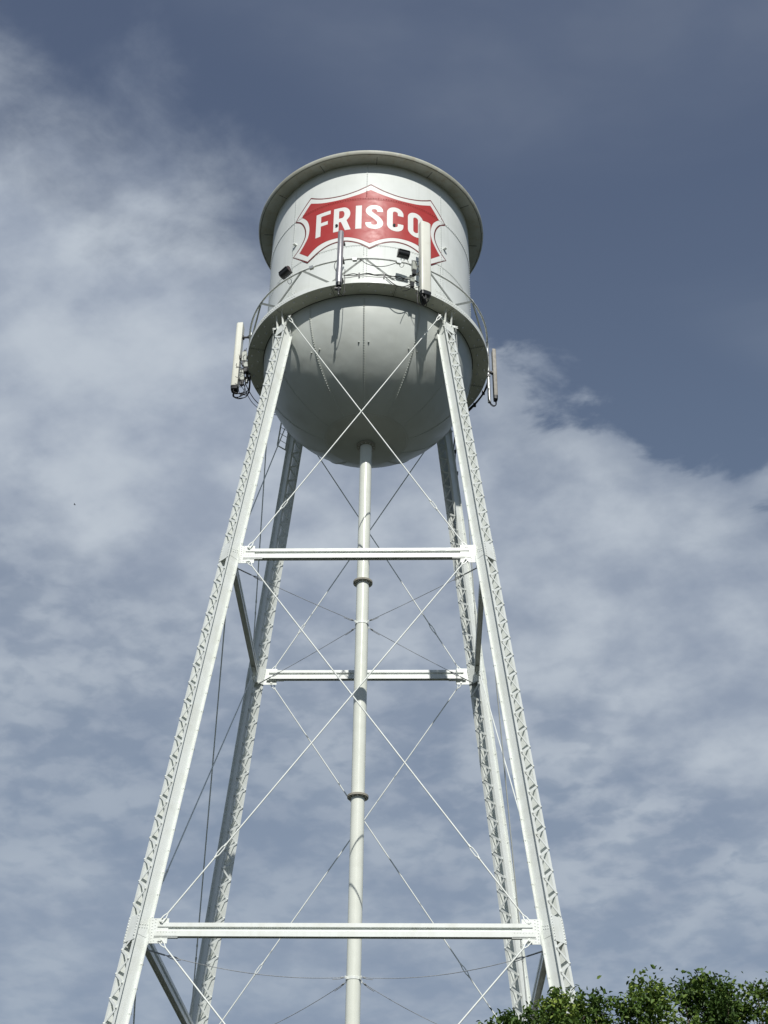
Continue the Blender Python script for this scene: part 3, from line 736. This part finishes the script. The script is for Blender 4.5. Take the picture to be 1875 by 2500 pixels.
# radio units hung on the mast pipes
def radio(t, r, z, w, d, h, label, seed):
    e = empty('radio_unit', label, 'radio unit', tuple(V(t, r, z+Z0)), 'radio units beside the antennas'); a = ang(rad(t)); x = Vector((-a.y, a.x, 0)); up = Vector((0, 0, 1))
    mb = MB(); mb.box((0, 0, 0), w, d, h, (x, a, up)); 
    for i in range(5): mb.box(a*(d+0.008)+x*(-w*0.8+i*w*0.4), 0.004, 0.008, h*0.9, (x, a, up))
    mb.build('housing', m_gboard, e)
    mb = MB(); mb.box(-up*(h+0.10), w*0.8, d*0.9, 0.10, (x, a, up)); mb.box(up*(h+0.02), w*0.9, d*0.8, 0.02, (x, a, up)); mb.build('cable_gland', m_blkm, e)
    rnd = random.Random(seed)
    for i in range(6):
        p0 = x*rnd.uniform(-w, w)+up*(h if i % 2 else -h-0.15); p3 = p0+x*rnd.uniform(-0.3, 0.3)+a*rnd.uniform(-0.1, 0.25)+up*rnd.uniform(-0.45, 0.3)
        mid = (p0+p3)/2+Vector([rnd.uniform(-0.14, 0.14) for _ in range(3)])
        mb = MB(); mb.tube(smooth3([p0, p0+up*(0.1 if i % 2 else -0.1), mid, p3], 5), 0.010, 6); mb.build('cable', m_black, e, smooth=60)
    return e
radio(22.3, 4.16, 0.86, 0.07, 0.06, 0.17, 'pale radio unit with black cables just left of the broad front antenna', 1)
radio(21.6, 4.12, 0.28, 0.07, 0.05, 0.10, 'small grey radio box low on the railing left of the broad front antenna', 2)
radio(-91.5, 4.22, 0.62, 0.06, 0.07, 0.20, 'upper grey radio unit behind the left edge antenna', 3)
radio(-93.0, 4.26, -0.12, 0.06, 0.07, 0.22, 'lower grey radio unit among cables behind the left edge antenna', 4)
radio(-92.0, 4.14, 0.25, 0.09, 0.08, 0.10, 'middle radio unit wrapped in black cables behind the left edge antenna', 6)

def floodlight(t, z, label, roll_):
    e = empty('floodlight', label, 'floodlight', tuple(V(t, RO+0.06, z+Z0)), 'black floodlights on the walkway railing'); a = ang(rad(t)); x = Vector((-a.y, a.x, 0)); up = Vector((0, 0, 1))
    x2 = (x*math.cos(roll_)+up*math.sin(roll_)); u2 = (up*math.cos(roll_)-x*math.sin(roll_))
    back = (a*0.94-u2*0.34).normalized(); f = -back; uu = f.cross(x2).normalized()
    if uu.z < 0: uu = -uu
    mb = MB()   # rounded housing body: polygon section swept along x2
    sec = [(-0.13, -0.09), (0.13, -0.09), (0.145, -0.03), (0.12, 0.05), (0.06, 0.11), (-0.03, 0.13), (-0.10, 0.08), (-0.135, 0.0)]
    mb.prism(sec, -x2*0.19, x2*0.19, uu, back); mb.build('housing', m_blkm, e, smooth=50)
    mb = MB(); mb.box(-back*0.098, 0.165, 0.006, 0.11, (x2, back, uu)); mb.build('lens', m_lens, e)
    mb = MB(); 
    for i in range(5): mb.box(back*0.10+uu*(-0.02+i*0.028), 0.17, 0.022, 0.004, (x2, back, uu))
    mb.build('cooling_fins', m_blkm, e)
    mb = MB(); d = -uu
    for s_ in (-1, 1): mb.bar(d*0.08+x2*0.05*s_, d*0.26+x2*0.05*s_, 0.025, 0.012, a)
    mb.bar(d*0.26-x2*0.06, d*0.26+x2*0.06, 0.02, 0.02, a)
    mb.build('mount', m_galv, e)
    pts = [d*0.26, d*0.36+x2*0.07, d*0.46+x2*0.04, d*0.47-x2*0.04, d*0.36-x2*0.07, d*0.28]
    mb = MB(); mb.tube(smooth3(pts, 5), 0.008, 6); mb.build('cable', m_black, e, smooth=60)
floodlight(-39.3, 1.33, 'black floodlight tilted on the left part of the curved railing', rad(14))
floodlight(17.7, 1.38, 'black floodlight upright on the railing below the letter C', rad(-3))
def jbox(t, z, label):
    e = empty('junction_box', label, 'junction box', tuple(V(t, RO+0.03, z+Z0)), 'junction boxes clamped under the top rail'); a = ang(rad(t)); x = Vector((-a.y, a.x, 0)); up = Vector((0, 0, 1))
    mb = MB(); mb.box((0, 0, 0), 0.065, 0.04, 0.05, (x, a, up)); mb.tube([x*0.065, x*0.11], 0.014, 8); mb.tube([-x*0.065, -x*0.11], 0.014, 8); mb.build('housing', m_gboard, e)
    mb = MB(); mb.box(a*0.044, 0.07, 0.005, 0.055, (x, a, up)); mb.build('lid', m_galv, e)
jbox(-4.2, 0.98, 'small grey junction box under the top rail right of the tube antenna')
jbox(15.6, 0.98, 'small grey junction box under the top rail below the upright floodlight')
jbox(-24.6, 1.0, 'small grey junction box under the top rail between floodlight and tube antenna')

# loose cables, each a thing of its own
def cable(label, pts, r=0.013, closed=False, m=m_black, grp='black cables run along the walkway', nm='cable'):
    mb = MB(); mb.tube(smooth3([Vector(p) for p in pts], 6), r, 6); o = mb.build(nm, m, None, DECK, smooth=60); tag(o, label, 'cable', grp); return o
cable('top black cable along the walkway curb right of the tube antenna', [V(t, RO+0.03, 0.34+0.03*math.sin(t*0.9)) for t in np.linspace(-9, 25, 16)], 0.015)
cable('middle black cable along the walkway curb right of the tube antenna', [V(t, RO+0.04, 0.30+0.025*math.sin(t*0.6+1)) for t in np.linspace(-9, 25, 16)], 0.013)
cable('lowest thin black cable along the walkway curb right of the tube antenna', [V(t, RO+0.03, 0.235+0.02*math.sin(t*0.5+2)) for t in np.linspace(-9, 24, 14)], 0.009)
cable('black cable sagging below the curb left of the broad front antenna', [V(t, RO+0.06, 0.27-0.36*max(0, math.sin(math.pi*(t-9)/14))) for t in np.linspace(9, 23, 12)], 0.014)
cable('thin black conduit swagged under the top rail near the centre', [V(t, RO+0.03, z) for t, z in ((-9.5, 0.99), (-6, 1.03), (-2.2, 1.0), (1.0, 0.80), (4.5, 0.70), (8, 0.70), (11, 0.78), (15, 0.97))], 0.011)
cable('thin black cable loop hanging from the tube antenna', [V(t, r, z) for t, r, z in ((-11, 4.2, 0.95), (-12.2, 4.25, 0.78), (-12.6, 4.25, 0.58), (-11.8, 4.2, 0.42), (-10.8, 4.2, 0.4))], 0.010)
cable('black cable from the left antenna curving under the walkway edge', [V(t, r, z) for t, r, z in ((-96, 4.2, -0.25), (-101, 4.16, -0.30), (-108, 4.12, -0.32), (-116, 4.06, -0.26), (-124, 4.0, -0.10))], 0.016)
cable('second black cable from the left antenna under the walkway edge', [V(t, r, z) for t, r, z in ((-96, 4.24, -0.30), (-101, 4.22, -0.42), (-108, 4.18, -0.46), (-117, 4.1, -0.36), (-126, 4.0, -0.12))], 0.012)
for t in (-2, 9):
    mb = MB(); a = ang(rad(t)); mb.box(a*(RO+0.035)+Vector((0, 0, 0.28)), 0.022, 0.03, 0.09, (Vector((-a.y, a.x, 0)), a, Vector((0, 0, 1))))
    mb.build('cable_clip', m_blkm, walk)
rnd = random.Random(4)
e = empty('cable_bundle', 'thick black cable bundle running from the right antenna down to the back leg', 'cable bundle', tuple(V(98, 4.1, Z0)))
for i in range(5):
    o1 = Vector((rnd.uniform(-0.05, 0.05), rnd.uniform(-0.05, 0.05), rnd.uniform(-0.05, 0.05)))
    pts = [V(98+i*0.3, 4.14, -0.02), V(106, 4.13, -0.08), V(114, 4.12, -0.06), V(122, 4.10, -0.06), V(127, 4.06, -0.12), V(130, 3.98, -0.45), V(132, 4.0, -1.0), V(134, 4.05, -1.7), V(135, 4.10, -2.6), V(135, 4.2, -4.0), V(135, 4.5, -6.2), V(135, 5.2, -11.0)]
    off = V(98, 4.1, 0)
    mb = MB(); mb.tube(smooth3([p+o1*(1 if 2 < k < 10 else 0.5)-off for k, p in enumerate(pts)], 5), 0.016+0.004*(i % 2), 6); mb.build('cable', m_black, e, smooth=60)
mb = MB()
for t, z in ((108, -0.07), (118, -0.06), (126, -0.1)): mb.box(V(t, 4.12, z)-V(98, 4.1, 0), 0.05, 0.05, 0.06)
for q, z in ((4.03, -1.45), (4.1, -2.35)): mb.box(V(133.5, q, z)-V(98, 4.1, 0), 0.07, 0.07, 0.035)
mb.build('clamp', m_blkm, e)

# ------------------------------------------------------------------ trees
lm = bpy.data.materials.new('green_leaves'); lm.use_nodes = True; t = lm.node_tree; b = t.nodes['Principled BSDF']
b.inputs['Roughness'].default_value = 0.5; b.inputs['Specular IOR Level'].default_value = 0.28
at = t.nodes.new('ShaderNodeAttribute'); at.attribute_name = 'tone'
cr = t.nodes.new('ShaderNodeValToRGB'); cr.color_ramp.elements[0].color = (0.035, 0.070, 0.014, 1); cr.color_ramp.elements[1].color = (0.30, 0.38, 0.08, 1)
e1 = cr.color_ramp.elements.new(0.55); e1.color = (0.10, 0.17, 0.034, 1)
t.links.new(at.outputs['Fac'], cr.inputs[0]); t.links.new(cr.outputs[0], b.inputs['Base Color'])
tr = t.nodes.new('ShaderNodeBsdfTranslucent'); t.links.new(cr.outputs[0], tr.inputs[0]); mx = t.nodes.new('ShaderNodeMixShader'); mx.inputs[0].default_value = 0.22
out = t.nodes['Material Output']; t.links.new(b.outputs[0], mx.inputs[1]); t.links.new(tr.outputs[0], mx.inputs[2]); t.links.new(mx.outputs[0], out.inputs[0])
def ray(px, py, Y):
    d = rr_*((px-937.5)/3384.3)+uu_*(-(py-1250)/3384.3)+fw; return CAMP+d*((Y-CAMP.y)/d.y)
def leaves(sprigs, rng, leaf=0.10):
    """sprigs: list of (pos, dir, n, len, tone)"""
    P, D, Tn = [], [], []
    for pos, dr, n, ln, tone in sprigs:
        s_ = rng.random(n)**0.8
        j = rng.normal(size=(n, 3))*ln*0.22
        P.append(np.array(pos)+np.outer(s_*ln, dr)+j); D.append(np.array(dr)*0.5+rng.normal(size=(n, 3))*0.75+np.array([0, 0, -0.25])); Tn.append(np.clip(tone+rng.normal(size=n)*0.14, 0, 1))
    P = np.concatenate(P); D = np.concatenate(D); Tn = np.concatenate(Tn); n = len(P)
    D /= np.linalg.norm(D, axis=1)[:, None]
    up = rng.normal(size=(n, 3))*0.55+np.array([0, 0, 1.]); X = np.cross(D, up); X /= np.linalg.norm(X, axis=1)[:, None]; Nn = np.cross(X, D)
    ln = leaf*rng.uniform(0.6, 1.25, n)[:, None]; w = ln*rng.uniform(0.20, 0.30, n)[:, None]
    # six-point leaf folded along the midrib
    v = np.stack([P, P+D*ln*0.35+X*w+Nn*w*0.35, P+D*ln*0.75+X*w*0.7+Nn*w*0.15, P+D*ln-Nn*w*0.5, P+D*ln*0.75-X*w*0.7+Nn*w*0.15, P+D*ln*0.35-X*w+Nn*w*0.35], 1).reshape(-1, 3)
    me = bpy.data.meshes.new('crown'); me.vertices.add(n*6); me.vertices.foreach_set('co', v.ravel())
    me.loops.add(n*8); me.polygons.add(n*2)
    base = (np.arange(n)*6)[:, None]; idx = np.concatenate([base+np.array([[0, 1, 2, 3]]), base+np.array([[0, 3, 4, 5]])], 1)
    me.loops.foreach_set('vertex_index', idx.ravel()); me.polygons.foreach_set('loop_start', np.arange(n*2)*4)
    me.update(calc_edges=True)
    at_ = me.attributes.new('tone', 'FLOAT', 'POINT'); at_.data.foreach_set('value', np.repeat(Tn, 6)); me.materials.append(lm)
    return me
def tree(label, base, lobes, seed, trunk_h):
    rng = np.random.default_rng(seed)
    e = empty('broadleaf_tree', label, 'tree', base, 'trees in front of the tower')
    B = Vector(base); mb = MB(); fork = Vector((B.x, B.y, trunk_h))
    mb.tube([Vector((0, 0, 0)), Vector((0.04, 0.02, trunk_h*0.5)), Vector((0, 0, trunk_h))], [0.26, 0.20, 0.16], 12); mb.build('trunk', m_bark, e, smooth=60)
    sprigs = []; mbl = MB()
    for (c, r_, dens_) in lobes:
        c = Vector(c); mid = (fork+c)/2+Vector((rng.normal()*0.15, rng.normal()*0.15, -0.2))
        mbl.tube([p-B for p in smooth3([fork-Vector((0, 0, 0.3)), mid, c], 4)], [0.07*(1-0.85*i/8) for i in range(9)], 7)
        ns = int(dens_*330*r_*r_)
        for i in range(ns):
            d = rng.normal(size=3); d /= np.linalg.norm(d)
            q = rng.random()**0.42
            rad_ = 0.86*r_*q*(1+0.16*math.sin(d[0]*5+c.x)+0.14*math.sin(d[1]*7+c.z*3)+0.12*math.sin(d[2]*6+c.x*2)+rng.normal()*0.05)
            p = np.array(c)+d*rad_*np.array([1, 1, 0.95])
            dr = d*0.8+np.array([0, 0, 0.45])+rng.normal(size=3)*0.4; dr /= np.linalg.norm(dr)
            ln = rng.uniform(0.14, 0.30)*(1.7 if rng.random() < 0.05 else 1)
            sprigs.append((p-np.array(B), dr, int(rng.integers(12, 20)), ln, float(np.clip(0.42+0.25*rng.normal()*0.6+0.22*math.sin(p[0]*3.1+p[2]*2.3), 0, 1))))
            if i % 40 == 0:
                mbl.tube([c-B, Vector(p)-B, Vector(p)-B+Vector(dr)*ln], [0.018, 0.008, 0.004], 4)
    mbl.build('limbs', m_bark, e, smooth=60)
    cr_ = bpy.data.objects.new('crown', leaves(sprigs, rng)); COL.objects.link(cr_); cr_.parent = e
def lobe(px, py, Y, rpx, d=1.0):
    p = ray(px, py+18, Y); k = (p-CAMP).dot(fw)/3384.3; return (tuple(p), rpx*k, d)
rng0 = np.random.default_rng(5)
def fill(cx, cy, z0, z1, rx, n):
    out = []
    for i in range(n):
        a = rng0.random()*6.28; q = math.sqrt(rng0.random()); z = z0+(z1-z0)*rng0.random()
        out.append(((cx+rx*q*math.cos(a), cy+rx*q*math.sin(a), z), rng0.uniform(0.65, 0.95), 0.8))
    return out
p1 = ray(1400, 2500, -9.2); p2 = ray(1730, 2500, -8.8)
tree('leafy green tree covering the foot of the front right leg', (p1.x, p1.y, 0),
     [lobe(1415, 2482, -9.4, 66, 1.2), lobe(1375, 2477, -9.0, 55), lobe(1345, 2432, -9.3, 24, 1.2), lobe(1452, 2444, -9.6, 34), lobe(1300, 2522, -9.2, 66), lobe(1236, 2517, -9.4, 52), lobe(1205, 2527, -9.3, 30), lobe(1395, 2606, -9.8, 120), lobe(1330, 2472, -9.1, 26, 1.2), lobe(1462, 2552, -8.8, 60), lobe(1240, 2484, -9.0, 17)]
     + fill(p1.x, p1.y, 6.0, 7.6, 1.3, 10), 21, 4.2)
tree('taller leafy green tree at the bottom right corner of the view', (p2.x+0.2, p2.y, 0),
     [lobe(1578, 2462, -9.0, 68, 1.25), lobe(1580, 2410, -8.9, 38), lobe(1732, 2466, -8.6, 70, 1.2), lobe(1672, 2412, -8.6, 40), lobe(1735, 2410, -8.4, 44, 1.1), lobe(1795, 2455, -8.7, 62, 1.1), lobe(1722, 2388, -8.5, 16, 1.2), lobe(1640, 2560, -9.1, 80), lobe(1770, 2560, -8.9, 100), lobe(1555, 2560, -8.9, 75), lobe(1885, 2425, -8.6, 42, 1.1), lobe(1848, 2408, -8.6, 16, 1.3), lobe(1900, 2540, -8.6, 60), lobe(1950, 2450, -8.6, 60)]
     + fill(p2.x+0.2, p2.y, 5.4, 7.7, 1.9, 16), 33, 4.0)

# a bird far off, left of the tower
bp = ray(182, 1232, 180)
e = bpy.data.meshes.new('bird'); mb = MB()
mb.tube([(-0.20, 0, 0), (-0.08, 0, 0.01), (0.08, 0, 0.015), (0.19, 0, 0.03), (0.25, 0, 0.03)], [0.01, 0.055, 0.06, 0.035, 0.008], 8)
for s_ in (-1, 1): mb.add([(0.09, 0.03*s_, 0.03), (0.06, 0.25*s_, 0.12), (-0.02, 0.48*s_, 0.06), (-0.06, 0.25*s_, 0.10), (-0.05, 0.03*s_, 0.02)], [(0, 1, 2, 3, 4)])
o = mb.build('bird', m_blkm, None, tuple(bp)); tag(o, 'tiny dark bird flying before the clouds left of the tower', 'bird')
